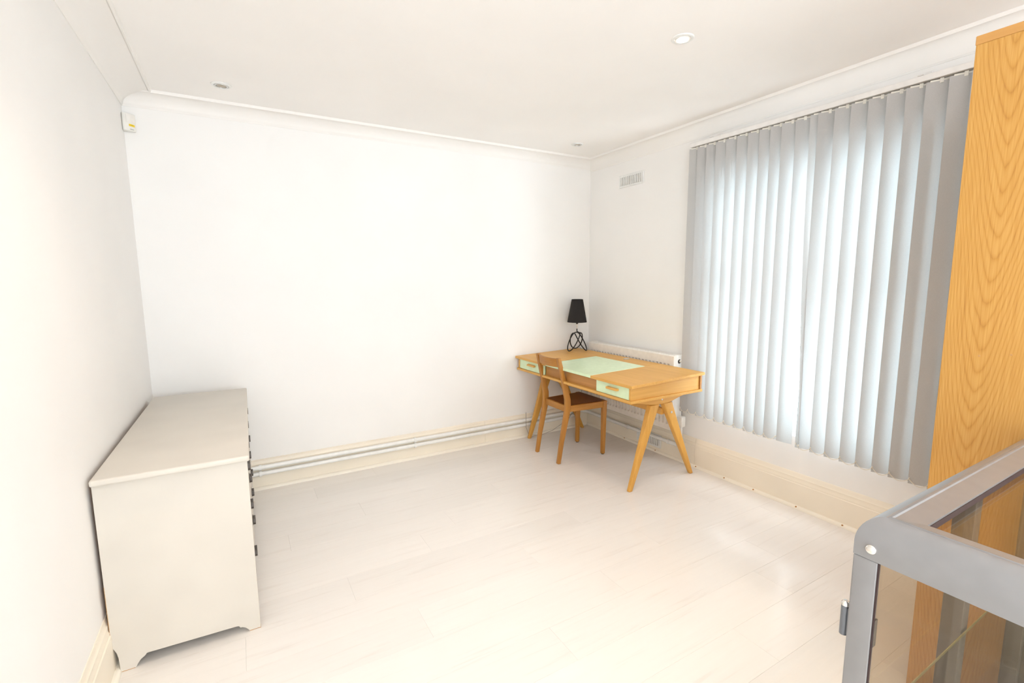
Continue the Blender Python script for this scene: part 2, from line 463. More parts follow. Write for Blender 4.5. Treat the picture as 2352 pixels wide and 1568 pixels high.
window('added_window_side', 'added wide white side window for fill daylight behind the viewer', 'y', LW['y0'], LW['y1'], LW['z0'], LW['z1'], XL-0.135, 2, [])
# cornice: profile (distance from wall, height), swept along each wall with mitred ends
def cove(dw, top, wallz):
    P = [(0.0, wallz), (0.004, wallz), (0.006, wallz+0.006)]
    n = 7
    for i in range(n+1):
        a = math.pi/2*i/n
        P.append((0.008 + (dw-0.024)*(1-math.cos(a)), wallz+0.008 + (top-0.006-wallz-0.008)*math.sin(a)))
    P += [(dw-0.012, top-0.002), (dw-0.010, top-0.010), (dw-0.002, top-0.010), (dw, top-0.006), (dw+0.002, ZC), (0.0, ZC)]
    return P
def cornice(name, label, prof, place, s0, s1, m0, m1):
    """place(d, z, s) -> point; m0/m1: mitre direction per end (how s moves per unit d)"""
    q = bmesh.new(); n = len(prof)
    A = [q.verts.new(place(d, z, s0 + m0*d)) for d, z in prof]; Bv = [q.verts.new(place(d, z, s1 + m1*d)) for d, z in prof]
    for i in range(n): q.faces.new((A[i], A[(i+1) % n], Bv[(i+1) % n], Bv[i]))
    q.faces.new(A); q.faces.new(Bv)
    bmesh.ops.recalc_face_normals(q, faces=q.faces)
    mb = MB(); mb.bm.free(); mb.bm = q
    tag(mb.build(name, M['trim'], smooth=True), label, 'cornice', kind='structure')
pb = cove(0.098, ZC-0.006, 2.415); pw = cove(0.086, ZC-0.006, 2.395); pl = cove(0.155, ZC-0.004, 2.418)
cornice('trim_1', 'white coved cornice along the long blank wall', pb, lambda d, z, s: (s, YB-d, z), XL, XW, 1.2, -0.88)
cornice('trim_2', 'white coved cornice above the vertical blind', pw, lambda d, z, s: (XW-d, s, z), YR, YB, 0, -1.14)
cornice('trim_3', 'wide coved cornice above the white dresser wall', pl, lambda d, z, s: (XL+d, s, z), YR, YB, 0, -0.63)

# skirting boards: profile in (distance from wall, z)
def skirt_profile(th, h):
    return [(0, 0), (th, 0), (th, h*0.70), (th-0.004, h*0.715), (th-0.003, h*0.76), (th-0.007, h*0.79), (th-0.006, h*0.87),
            (th-0.011, h*0.90), (th-0.012, h*0.96), (0.003, h), (0, h)]
def strip(prof, place, s0, s1, m0=0, m1=0):
    q = bmesh.new(); n = len(prof)
    A = [q.verts.new(place(d, z, s0+m0*d)) for d, z in prof]; Bv = [q.verts.new(place(d, z, s1+m1*d)) for d, z in prof]
    for i in range(n): q.faces.new((A[i], A[(i+1) % n], Bv[(i+1) % n], Bv[i]))
    q.faces.new(A); q.faces.new(Bv)
    bmesh.ops.recalc_face_normals(q, faces=q.faces)
    mb = MB(); mb.bm.free(); mb.bm = q
    return mb
def quad_profile(th, r):
    P = [(th, 0.0)]
    for i in range(6):
        a = math.pi/2*i/5
        P.append((th + r*math.cos(a), r*1.1*math.sin(a)))
    return P
HS = 0.222
def baseboard(name, label, place, s0, s1, m0, m1, th, r, joints, pins=(), HS=0.218):
    t = thing(name, label, 'skirting board'); t['kind'] = 'structure'
    pr = skirt_profile(th, HS)
    cuts = [s0] + list(joints) + [s1]
    for i in range(len(cuts)-1):
        a = cuts[i] + (0.0007 if i else 0); c = cuts[i+1] - (0.0007 if i < len(cuts)-2 else 0)
        strip(pr, place, a, c, m0 if i == 0 else 0, m1 if i == len(cuts)-2 else 0).build('board', M['skirt'], t, True)
    strip(quad_profile(th, r), place, s0, s1, m0, m1).build('floor_bead', M['bead'], t, True)
    for s in pins:
        q = MB(); c = place(th+r*0.72, r*0.80, s)
        q.box(Vector(c)-Vector((0.004, 0.004, 0.003)), Vector(c)+Vector((0.004, 0.004, 0.003)), 0.001, 1); q.build('nail_head', M['pin'], t)
    return t
baseboard('baseboard_back', 'tall cream skirting board below the blank wall with two pipes', lambda d, z, s: (s, YB-d, z), XL, XW, 1, -1, 0.030, 0.019, (1.77, 2.62), (), 0.204)
baseboard('baseboard_right', 'tall cream skirting board under the window blind', lambda d, z, s: (XW-d, s, z), YR, YB, 0, -1, 0.020, 0.017, (2.286,),
          (2.26, 2.02, 1.80, 1.52, 3.02, 2.66, 3.3, 1.26, 1.0))
baseboard('baseboard_left', 'cream skirting board along the dresser wall', lambda d, z, s: (XL+d, s, z), YR, YB, 0, -1, 0.016, 0.017, ())

# ------------------------------------------------------------------ wardrobe
wx0, wx1, wy0, wy1, wz = 1.93, 2.79, 0.02, 0.605, 2.108
t = thing('wardrobe', 'tall oak veneer wardrobe with bold arched grain next to the blind', 'wardrobe', (wx0, 0, 0))
b = MB(); b.box((wx0, wy0, 0), (wx0+0.022, wy1, wz-0.026), 0.0008, 1); b.build('side_panel', M['wardrobe'], t)
b = MB(); b.box((wx1-0.022, wy0, 0), (wx1, wy1, wz-0.026), 0.0008, 1); b.build('side_panel', M['wardrobe'], t)
b = MB(); b.box((wx0, wy0, wz-0.0255), (wx1, wy1+0.002, wz), 0.0015, 1); b.build('top_board', M['wardrobe_top'], t)
b = MB(); b.box((wx0+0.0225, wy0, 0.06), (wx1-0.0225, wy0+0.012, wz-0.027)); b.build('back_panel', M['wardrobe_top'], t)
b = MB(); b.box((wx0+0.0225, wy0+0.0125, 0.06), (wx1-0.0225, wy1-0.03, 0.08)); b.build('bottom_board', M['wardrobe_top'], t)
mid = (wx0+wx1)/2
for a, c in ((wx0+0.024, mid-0.0015), (mid+0.0015, wx1-0.024)):
    b = MB(); b.box((a, wy1-0.022, 0.07), (c, wy1-0.001, wz-0.028), 0.001, 1); b.build('door', M['oak_z'], t)
b = MB(); b.box((wx0+0.0225, wy1-0.05, 0), (wx1-0.0225, wy1-0.035, 0.058)); b.build('plinth', M['wardrobe_top'], t)
for yy, zz in ((0.518, 1.172), (0.450, 1.184)):
    b = MB(); b.lathe([(0.0, -0.0012), (0.0025, -0.001), (0.003, 0.0)], (wx0, yy, zz), 10, 'x'); b.build('knot_plug', M['dresser_edge'], t)

# ------------------------------------------------------------------ dresser
DR = Vector((-0.25, 2.735, 0))
t = thing('dresser', 'off-white painted chest of drawers with bracket feet in the left corner', 'dresser', DR, math.radians(-0.55))
dx0, dx1 = -0.478+0.25, -0.013+0.25          # local x of carcass
dy0, dy1 = 2.070-2.735, 3.375-2.735
def lp(*a): return Vector(a)
def dbuild(q, name, mat, par, smooth=False):
    # local coordinates already: cancel WLOC shift
    bmesh.ops.translate(q.bm, verts=q.bm.verts, vec=WLOC[par.name]); return q.build(name, mat, par, smooth)
side = [(-0.228, 0.722), (-0.228, 0.102), (-0.222, 0.094), (-0.216, 0.078), (-0.2125, 0.056), (-0.2105, 0.0), (-0.166, 0.0), (-0.160, 0.012), (-0.150, 0.026),
        (-0.136, 0.036), (-0.130, 0.044), (0.160, 0.036), (0.167, 0.034), (0.171, 0.026), (0.180, 0.025), (0.190, 0.018), (0.200, 0.006), (0.203, 0.0), (0.243, 0.0), (0.243, 0.722)]
for ya, yb_ in ((dy0, dy0+0.02), (dy1-0.02, dy1)):
    q = MB(); q.prism(side, 'y', ya, yb_, 0.0008, 1); sp = dbuild(q, 'side_panel', M['dresser'], t)
    for lo, hi in (((0.2035, 0.0003), (0.2436, 0.0022)), ((-0.2105, 0.0003), (-0.168, 0.002)), ((-0.2285, 0.104), (-0.2272, 0.34))):
        q = MB(); q.box((lo[0], ya-0.0004, lo[1]), (hi[0], yb_-0.002, hi[1])); dbuild(q, 'worn_edge', M['dresser_edge'], sp)
q = MB(); q.box((-0.224, dy0+0.0205, 0.10), (-0.212, dy1-0.0205, 0.720)); dbuild(q, 'back_panel', M['dresser_edge'], t)
q = MB(); q.box((-0.2115, dy0+0.0205, 0.09), (0.222, dy1-0.0205, 0.106)); dbuild(q, 'bottom_board', M['dresser'], t)
q = MB(); q.box((-0.226, dy0-0.034, 0.7225), (0.252, dy1+0.028, 0.746), 0.007, 3); dbuild(q, 'top_board', M['dresser'], t, True)
q = MB(); q.box((0.215, dy0+0.0205, 0.045), (0.2375, dy1-0.0205, 0.1085), 0.002, 1); dbuild(q, 'plinth_rail', M['dresser'], t)
rows = [(0.112, 0.352), (0.357, 0.562), (0.567, 0.718)]
pz = [0.252, 0.468, 0.640]
for (z0, z1), zp in zip(rows, pz):
    q = MB(); q.box((0.2185, dy0+0.023, z0), (0.2385, dy1-0.023, z1), 0.002, 1); dr = dbuild(q, 'drawer', M['dresser'], t)
    for yp in (2.235, 2.545, 2.90, 3.215):
        yl = yp-2.735
        q = MB(); q.box((0.2387, yl-0.028, zp-0.016), (0.2405, yl+0.028, zp+0.016), 0.0008, 1)
        q.prism([(yl-0.024, zp-0.006), (yl-0.018, zp-0.017), (yl+0.018, zp-0.017), (yl+0.024, zp-0.006), (yl+0.020, zp+0.014), (yl-0.020, zp+0.014)], 'x', 0.2405, 0.2510, 0.001, 1)
        dbuild(q, 'cup_pull', M['pull'], dr)

# ------------------------------------------------------------------ desk
DL = (2.45, 2.85, 0)
t = thing('desk', 'honey oak desk with mint green lid, two drawers and splayed trestle legs', 'desk', DL)
X0, X1 = 2.086, 2.772; Y0, Y1 = 2.128, 3.562
zt = lambda x: 0.748 + 0.027*(x-2.088)
TH = 0.019
GX0, GX1, GY0, GY1 = 2.090, 2.612, 2.532, 3.096
def slab(q, xa, xb, ya, yb_, th=TH, dz=0.0, bev=0.0015):
    q.hexa([(xa, ya, zt(xa)-th+dz), (xb, ya, zt(xb)-th+dz), (xb, yb_, zt(xb)-th+dz), (xa, yb_, zt(xa)-th+dz),
            (xa, ya, zt(xa)+dz), (xb, ya, zt(xb)+dz), (xb, yb_, zt(xb)+dz), (xa, yb_, zt(xa)+dz)], bev, 1)
for ya, yb_, nm in ((Y0, GY0-0.0006, 'top_board'), (GY1+0.0006, Y1, 'top_board')):
    b = MB(); slab(b, X0, X1, ya, yb_); b.build(nm, M['oak_y'], t)
b = MB(); slab(b, GX1+0.0006, X1, GY0-0.0004, GY1+0.0004); bs = b.build('top_board', M['oak_y'], t)
b = MB(); slab(b, GX0, GX1, GY0, GY1, TH, 0.0004, 0.001)
b.build('green_lid', M['mint'], t)['label'] = 'mint green hinged lid'
b = MB(); b.lathe([(0.0, 0.0), (0.026, 0.0), (0.026, 0.003), (0.021, 0.0042), (0.019, 0.0025), (0.0, 0.0022)], (2.713, 2.835, zt(2.713)+0.0002), 24)
b.build('cable_grommet', M['steel'], bs, True)
BZ0, BZ1 = 0.628, 0.646
b = MB(); b.box((2.094, 2.140, BZ0), (2.768, 3.545, BZ1), 0.0015, 1); b.build('bottom_board', M['oak_y'], t)
# ends
for ya, yb_ in ((2.152, 2.168), (3.512, 3.530)):
    b = MB()
    b.hexa([(2.102, ya, BZ1+.0002), (2.744, ya, BZ1+.0002), (2.744, yb_, BZ1+.0002), (2.102, yb_, BZ1+.0002),
            (2.102, ya, zt(2.102)-TH-.0003), (2.744, ya, zt(2.744)-TH-.0003), (2.744, yb_, zt(2.744)-TH-.0003), (2.102, yb_, zt(2.102)-TH-.0003)], 0.0008, 1)
    b.build('end_panel', M['oak_x'], t)
b = MB(); b.box((2.7445, 2.142, BZ1+.0002), (2.760, 3.540, zt(2.7445)-TH-.0005)); b.build('back_panel', M['oak_dark'], t)
b = MB(); b.box((2.126, 2.496, BZ1+.0002), (2.138, 3.128, zt(2.126)-TH-.0005)); b.build('centre_panel', M['oak_dark'], t)
for ya in (2.488, 3.1285):
    b = MB(); b.box((2.126, ya, BZ1+.0002), (2.7440, ya+0.0075, zt(2.126)-TH-.0005)); b.build('divider', M['oak_x'], t)
for ya, yb_, hy in ((2.170, 2.487, 2.314), (3.138, 3.5105, 3.312)):
    b = MB(); b.box((2.104, ya, BZ1+.0015), (2.122, yb_, zt(2.104)-TH-.0015), 0.0012, 1); d = b.build('drawer', M['mint'], t)
    d['label'] = 'mint green drawer front'
    b = MB(); b.box((2.080, hy-0.052, 0.690), (2.1038, hy+0.052, 0.705), 0.003, 2); b.build('handle', M['oak_y'], d)
# trestles
def leg(q, top_a, top_b, zt_, foot_a, foot_b, ya, yb_, yfa, yfb):
    q.hexa([(foot_a, yfa, 0), (foot_b, yfa, 0), (foot_b, yfb, 0), (foot_a, yfb, 0),
            (top_a, ya, zt_), (top_b, ya, zt_), (top_b, yb_, zt_), (top_a, yb_, zt_)], 0.006, 3)
for yc in (2.222, 3.484):
    b = MB(); b.prism([(2.135, 0.6275), (2.715, 0.6275), (2.690, 0.614), (2.60, 0.594), (2.535, 0.577), (2.49, 0.571), (2.39, 0.571), (2.335, 0.577), (2.25, 0.596), (2.160, 0.615)], 'y', yc-0.0195, yc+0.0195, 0.002, 1)
    br = b.build('arched_bracket', M['oak_x'], t)
    b = MB(); b.lathe([(0.0, -0.003), (0.006, -0.0025), (0.007, 0.0)], (2.44, yc-0.0195, 0.602), 14, 'y'); b.build('bolt', M['steel'], br, True)
    b = MB(); leg(b, 2.337, 2.418, 0.5715, 2.166, 2.196, yc-0.021, yc+0.021, yc-0.013, yc+0.015); b.build('leg', M['oak_z'], t, True)
    b = MB(); leg(b, 2.458, 2.540, 0.5715, 2.767, 2.797, yc-0.021, yc+0.021, yc-0.013, yc+0.015); lg = b.build('leg', M['oak_z'], t, True)
    b = MB(); b.lathe([(0.0, -0.003), (0.008, -0.0025), (0.009, 0.001)], (2.535, yc-0.0205, 0.500), 14, 'y'); b.build('bolt', M['steel'], lg, True)
b = MB(); b.box((2.478, 2.240, 0.480), (2.506, 3.466, 0.526), 0.003, 2); b.build('stretcher', M['oak_y'], t)

# ------------------------------------------------------------------ chair
CL = (2.28, 3.015, 0)
t = thing('dining_chair', 'slim oak chair with curved top rail tucked under the desk', 'chair', CL)
for s in (-1, 1):
    yb = 3.015 + s*0.150
    # bent rear post: foot, seat knuckle, top
    P = [(2.058, 0.0, 0.013), (2.085, 0.16, 0.0155), (2.128, 0.36, 0.0215), (2.142, 0.43, 0.0235), (2.140, 0.50, 0.0225), (2.112, 0.62, 0.0180), (2.060, 0.825, 0.0135)]
    q = bmesh.new(); rings = []
    for x, z, h in P:
        w = 0.0150
        yo = yb - s*0.010*max(0, (z-0.45)/0.4)
        rings.append([q.verts.new(v) for v in ((x-h, yo-w, z), (x+h, yo-w, z), (x+h, yo+w, z), (x-h, yo+w, z))])
    for A, Bv in zip(rings[:-1], rings[1:]):
        for k in range(4): q.faces.new((A[k], A[(k+1) % 4], Bv[(k+1) % 4], Bv[k]))
    q.faces.new(rings[0]); q.faces.new(rings[-1])
    bmesh.ops.recalc_face_normals(q, faces=q.faces)
    bmesh.ops.bevel(q, geom=list(q.edges), offset=0.004, segments=2, affect='EDGES', profile=0.5)
    mb = MB(); mb.bm.free(); mb.bm = q
    mb.build('leg', M['chair_z'], t, True)
    yf = 3.015 + s*0.1675
    b = MB(); b.hexa([(2.472, yf-0.014, 0.006), (2.500, yf-0.014, 0.006), (2.500, yf+0.014, 0.006), (2.472, yf+0.014, 0.006),
                      (2.474, yf-0.017, 0.447), (2.512, yf-0.017, 0.447), (2.512, yf+0.017, 0.447), (2.474, yf+0.017, 0.447)], 0.004, 2)
    lg = b.build('leg', M['chair_z'], t, True)
    b = MB(); b.lathe([(0.0, 0.0), (0.011, 0.0), (0.011, 0.006), (0.0, 0.006)], (2.486, yf, 0), 14); b.build('foot_glide', M['dark'], lg)
    # side rail
    ya = 3.015 + s*0.152; yc = 3.015 + s*0.1695
    b = MB(); w = 0.009
    b.hexa([(2.150, ya-w, 0.398), (2.476, yc-w, 0.392), (2.476, yc+w, 0.392), (2.150, ya+w, 0.398),
            (2.150, ya-w, 0.446), (2.476, yc-w, 0.444), (2.476, yc+w, 0.444), (2.150, ya+w, 0.446)], 0.003, 2)
    b.build('side_rail', M['chair_x'], t, True)
b = MB(); b.box((2.130, 2.878, 0.396), (2.150, 3.152, 0.447), 0.003, 2); b.build('rear_rail', M['chair_y'], t, True)
b = MB(); b.box((2.488, 2.864, 0.396), (2.507, 3.166, 0.445), 0.003, 2); b.build('front_rail', M['chair_y'], t, True)
# seat: slightly dished board
q = bmesh.new(); nx, ny = 10, 10; gt = []; gb = []
for i in range(nx+1):
    rt = []; rb = []
    for j in range(ny+1):
        u = i/nx; v = j/ny*2-1
        x = 2.152 + 0.352*u; hw = 0.1405 + (0.158-0.1405)*u
        z = 0.449 - 0.008*(1-v*v)*math.sin(math.pi*u)
        rt.append(q.verts.new((x, 3.015+v*hw, z))); rb.append(q.verts.new((x, 3.015+v*hw, 0.436)))
    gt.append(rt); gb.append(rb)
for i in range(nx):
    for j in range(ny):
        q.faces.new((gt[i][j], gt[i+1][j], gt[i+1][j+1], gt[i][j+1])); q.faces.new((gb[i][j+1], gb[i+1][j+1], gb[i+1][j], gb[i][j]))
for i in range(nx):
    q.faces.new((gt[i][0], gb[i][0], gb[i+1][0], gt[i+1][0])); q.faces.new((gt[i+1][ny], gb[i+1][ny], gb[i][ny], gt[i][ny]))
for j in range(ny):
    q.faces.new((gt[0][j+1], gb[0][j+1], gb[0][j], gt[0][j])); q.faces.new((gt[nx][j], gb[nx][j], gb[nx][j+1], gt[nx][j+1]))
bmesh.ops.recalc_face_normals(q, faces=q.faces)
mb = MB(); mb.bm.free(); mb.bm = q
mb.build('seat', M['seat'], t, True)['label'] = 'reddish-brown dished seat with shade painted into its colour'
# curved crest rail
q = bmesh.new(); rings = []; n = 14
for i in range(n+1):
    v = i/n*2-1; yy = 3.015 + v*0.128
    bow = -0.026*(1-v*v)
    xa = 2.066 + bow
    rings.append([q.verts.new(p) for p in ((xa-0.010+0.012, yy, 0.752), (xa+0.010+0.012, yy, 0.752), (xa+0.009, yy, 0.818), (xa-0.009, yy, 0.818))])
for A, Bv in zip(rings[:-1], rings[1:]):
    for k in range(4): q.faces.new((A[k], A[(k+1) % 4], Bv[(k+1) % 4], Bv[k]))
q.faces.new(rings[0]); q.faces.new(rings[-1])
bmesh.ops.recalc_face_normals(q, faces=q.faces)
mb = MB(); mb.bm.free(); mb.bm = q
mb.build('backrest', M['chair_y'], t, True)

# ------------------------------------------------------------------ table lamp
lx, ly = 2.672, 3.440; lz = zt(lx)
t = thing('table_lamp', 'black table lamp with knotted wire base and tapered shade on the desk', 'lamp', (lx, ly, lz))
pts = []; n = 132
for i in range(n):
    a = 2*math.pi*i/n
    c = math.cos(3*a)                      # +1 at the feet, -1 at the tops
    rad = 0.064 + 0.028*c
    hz = 0.006 + 0.158*(1-(0.5+0.5*c)**1.5)
    th = 2*a + math.radians(182)
    pts.append((lx + rad*math.cos(th), ly + rad*math.sin(th), zt(lx + rad*math.cos(th)) + hz))
b = MB(); b.tube(pts, 0.0052, 8, closed=True); b.build('wire_base', M['black_metal'], t, True)
b = MB()
tp = max(pts, key=lambda p: p[2])
b.tube([tp, (lx*0.5+tp[0]*0.5, ly*0.5+tp[1]*0.5, lz+0.166), (lx, ly, lz+0.178), (lx, ly, lz+0.202)], 0.0055, 8); b.build('stem', M['black_metal'], t, True)
b = MB(); b.tube([(lx, ly, lz+0.2022), (lx, ly, lz+0.245)], 0.004, 8); b.build('stem_sleeve', M['clear_stem'], t, True)
b = MB(); b.lathe([(0.0, 0.245), (0.010, 0.245), (0.010, 0.262), (0.016, 0.264), (0.016, 0.31), (0.0, 0.31)], (lx, ly, lz), 16); b.build('lamp_holder', M['black_metal'], t, True)
b = MB()
b.lathe([(0.089, 0.262), (0.0515, 0.470), (0.0500, 0.470), (0.0875, 0.262)], (lx, ly, lz), 40, closed=True); sh = b.build('lamp_shade', M['shade'], t, True)
b = MB()
for k in range(3):
    a = 2*math.pi*k/3
    b.tube([(lx+0.015*math.cos(a), ly+0.015*math.sin(a), lz+0.308), (lx+0.0795*math.cos(a), ly+0.0795*math.sin(a), lz+0.308)], 0.0015, 6)
b.build('shade_ring', M['black_metal'], sh)
t = None
b = MB(); b.tube([(2.735, 3.49, lz+0.030), (2.742, 3.48, lz+0.016), (2.755, 3.475, lz+0.005), (2.775, 3.47, lz+0.001), (2.781, 3.465, lz-0.03), (2.780, 3.46, 0.5), (2.74, 3.47, 0.30),
                   (2.60, 3.46, 0.12), (2.42, 3.47, 0.035), (2.30, 3.48, 0.010), (2.18, 3.492, 0.03), (2.155, 3.494, 0.10), (2.155, 3.497, 0.24)], 0.0022, 6)
tag(b.build('power_cable', M['cable'], None, True), 'thin grey cable looping from the lamp down behind the desk', 'cable')

# ------------------------------------------------------------------ radiator
RY0, RY1, RZ0, RZ1 = 2.425, 3.425, 0.256, 0.838; RX = 2.800
t = thing('radiator', 'white ribbed panel radiator behind the desk beside the blind', 'radiator', (2.86, 2.93, RZ0))
# fluted front panel: profile in (y, x)
q = bmesh.new(); npitch = 25; pitch = (RY1-RY0-0.06)/npitch
rows_ = [(RZ0, 0), (RZ0+0.006, 0), (RZ0+0.045, 0), (RZ0+0.058, 1), (RZ1-0.078, 1), (RZ1-0.066, 0), (RZ1-0.030, 0), (RZ1-0.006, 0), (RZ1, 0)]
ycols = [(RY0, 0), (RY0+0.004, 0), (RY0+0.03, 0)]
for k in range(npitch):
    y0_ = RY0+0.03+k*pitch
    ycols += [(y0_+pitch*0.30, 0), (y0_+pitch*0.42, 1), (y0_+pitch*0.78, 1), (y0_+pitch*0.90, 0)]
ycols += [(RY1-0.03, 0), (RY1-0.004, 0), (RY1, 0)]
grid = []
for (zz, fz) in rows_:
    line = []
    for (yy, fy) in ycols:
        xx = RX + 0.015*fz*fy
        if zz in (RZ0, RZ1) or yy in (RY0, RY1): xx = RX+0.006
        line.append(q.verts.new((xx, yy, zz)))
    grid.append(line)
for i in range(len(grid)-1):
    for j in range(len(ycols)-1): q.faces.new((grid[i][j], grid[i][j+1], grid[i+1][j+1], grid[i+1][j]))
back = [[q.verts.new((RX+0.022, v.co.y, v.co.z)) for v in (grid[0][0], grid[0][-1])], [q.verts.new((RX+0.022, v.co.y, v.co.z)) for v in (grid[-1][0], grid[-1][-1])]]
q.faces.new((back[0][0], back[0][1], back[1][1], back[1][0]))
q.faces.new(grid[0] + [back[0][1], back[0][0]]); q.faces.new(grid[-1] + [back[1][1], back[1][0]])
q.faces.new([g[0] for g in grid] + [back[1][0], back[0][0]]); q.faces.new([g[-1] for g in grid] + [back[1][1], back[0][1]])
bmesh.ops.recalc_face_normals(q, faces=q.faces)
mb = MB(); mb.bm.free(); mb.bm = q
mb.build('front_panel', M['white_metal'], t)
b = MB(); b.box((2.892, RY0, RZ0), (2.904, RY1, RZ1-0.002), 0.003, 2); b.build('rear_panel', M['white_metal'], t)
for ya, yb_ in ((RY0-0.001, RY0+0.003), (RY1-0.003, RY1+0.001)):
    b = MB(); b.box((RX+0.0225, ya, RZ0+0.02), (2.8915, yb_, RZ1+0.002), 0.0012, 1); sp = b.build('side_cover', M['white_metal'], t)
    if ya < 3:
        b = MB(); b.lathe([(0.016, -0.0008), (0.019, -0.0004), (0.019, 0.0008), (0.016, 0.0008)], (2.856, ya, RZ1-0.047), 20, 'y', closed=True); b.build('vent_hole_rim', M['white_metal'], sp, True)
        b = MB(); b.lathe([(0.0, -0.0010), (0.0165, -0.0009), (0.0165, 0.0005), (0.0, 0.0005)], (2.856, ya, RZ1-0.047), 20, 'y'); b.build('hole_shade_disc', M['dark'], sp)  # dark disc painted in for the shade inside the hole
        b = MB(); b.lathe([(0.0, -0.028), (0.007, -0.0275), (0.009, -0.024), (0.009, -0.006), (0.006, -0.005), (0.006, 0.0), (0.0, 0.0)], (2.860, ya, RZ1-0.045), 14, 'y'); b.build('air_valve', M['white_plastic'], sp, True)
b = MB(); b.box((RX+0.0225, RY0+0.0035, RZ1-0.004), (2.8915, RY0+0.03, RZ1+0.003), 0.001, 1); b.box((RX+0.0225, RY1-0.03, RZ1-0.004), (2.8915, RY1-0.0035, RZ1+0.003), 0.001, 1)
k = RY0+0.036
while k < RY1-0.034:
    b.box((RX+0.024, k, RZ1-0.003), (2.888, k+0.006, RZ1+0.001)); k += 0.0125
b.box((RX+0.0225, RY0+0.03, RZ1-0.004), (RX+0.027, RY1-0.03, RZ1+0.003), 0.001, 1); b.box((2.887, RY0+0.03, RZ1-0.004), (2.8915, RY1-0.03, RZ1+0.003), 0.001, 1)
b.build('top_grille', M['white_metal'], t)
# valve with cover at the lower end, and feed tails
b = MB(); b.box((2.838, 2.366, 0.292), (2.884, 2.408, 0.372), 0.006, 3); vb = b.build('valve_cover', M['white_plastic'], t, True)
b = MB(); b.tube([(2.861, 2.4085, 0.330), (2.861, 2.4245, 0.330)], 0.010, 12); b.build('valve_nut', M['steel'], t, True)
b = MB(); b.tube([(2.861, 2.386, 0.160), (2.861, 2.386, 0.291)], 0.0085, 12); b.build('feed_tail', M['pipe'], t, True)

# ------------------------------------------------------------------ heating pipes
ZP1, ZP2 = 0.161, 0.118; RP = 0.0145; YP = YB-0.030-0.021
def clip(par, c, ax):
    b = MB()
    if ax == 'x': b.lathe([(RP+0.0005, -0.008), (RP+0.005, -0.008), (RP+0.005, 0.008), (RP+0.0005, 0.008)], c, 18, 'x', closed=True)
    else: b.lathe([(RP+0.0005, -0.008), (RP+0.005, -0.008), (RP+0.005, 0.008), (RP+0.0005, 0.008)], c, 18, 'y', closed=True)
    return b.build('pipe_clip', M['pipe'], par, True)
XP = XW-0.020-0.026
arc = []
for i in range(7):
    a = math.pi/2*i/6
    arc.append((XP-0.05+0.05*math.sin(a), YP-0.05+0.05*math.cos(a), ZP1-0.012-0.002*i))
t = thing('heating_pipe', 'upper white heating pipe running along the skirting and round the corner', 'pipe', (0, YP, ZP1))
b = MB(); b.tube([(XL+0.03, YP, ZP1)] + [(XL+0.03+(XP-0.08-XL-0.03)*i/5, YP, ZP1) for i in range(1, 6)] + arc + [(XP, 3.2, 0.135), (XP, 2.8, 0.134), (XP, 2.43, 0.134), (XP-0.002, 2.40, 0.138), (2.861, 2.388, 0.148)], RP, 14)
b.build('pipe_run', M['pipe'], t, True)
for c, ax in (((1.138, YP, ZP1), 'x'), ((0.05, YP, ZP1), 'x'), ((2.25, YP, ZP1), 'x'), ((XP, 2.965, 0.1345), 'y'), ((XP, 2.512, 0.134), 'y')): clip(t, c, ax)
t = thing('heating_pipe', 'lower white heating pipe running along the skirting of the blank wall', 'pipe', (0, YP, ZP2))
b = MB(); b.tube([(XL+0.03, YP, ZP2)] + [(XL+0.03+(2.66-XL-0.03)*i/5, YP, ZP2) for i in range(1, 6)] + [(2.70, YP, ZP2+0.006), (2.715, YP-0.002, ZP2+0.02)], RP, 14)
b.build('pipe_run', M['pipe'], t, True)
for xx in (1.138, 0.05, 2.25): clip(t, (xx, YP, ZP2), 'x')

# ------------------------------------------------------------------ air vents
def vent(name, label, xs, y0, y1, z0, z1, mat, nsl):
    t = thing(name, label, 'vent', (xs, (y0+y1)/2, z0))
    f = 0.016; d = 0.009
    b = MB()
    b.box((xs-d, y0, z0), (xs, y0+f, z1), 0.002, 1); b.box((xs-d, y1-f, z0), (xs, y1, z1), 0.002, 1)
    b.box((xs-d, y0+f, z0), (xs, y1-f, z0+f), 0.002, 1); b.box((xs-d, y0+f, z1-f), (xs, y1-f, z1), 0.002, 1)
    b.build('vent_frame', mat, t)
    b = MB(); b.box((xs-0.0015, y0+f, z0+f), (xs-0.0003, y1-f, z1-f)); b.build('vent_back', M['vent_back'], t)
    st = (y1-y0-2*f)/nsl
    for k in range(nsl):
        b = MB(); yy = y0+f+st*k
        b.hexa([(xs-0.0075, yy+st*0.12, z0+f), (xs-0.0030, yy+st*0.12, z0+f), (xs-0.002, yy+st*0.75, z0+f), (xs-0.0065, yy+st*0.75, z0+f),
                (xs-0.0075, yy+st*0.12, z1-f), (xs-0.0030, yy+st*0.12, z1-f), (xs-0.002, yy+st*0.75, z1-f), (xs-0.0065, yy+st*0.75, z1-f)])
        b.build('vent_slat', mat, t)
vent('air_vent', 'white slotted air vent high on the wall left of the blind', XW, 2.897, 3.180, 2.184, 2.285, M['grey_vent'], 12)
vent('air_vent', 'grey-white slotted air vent in the skirting under the radiator', XW-0.020, 2.607, 2.876, 0.040, 0.150, M['grey_vent'], 12)

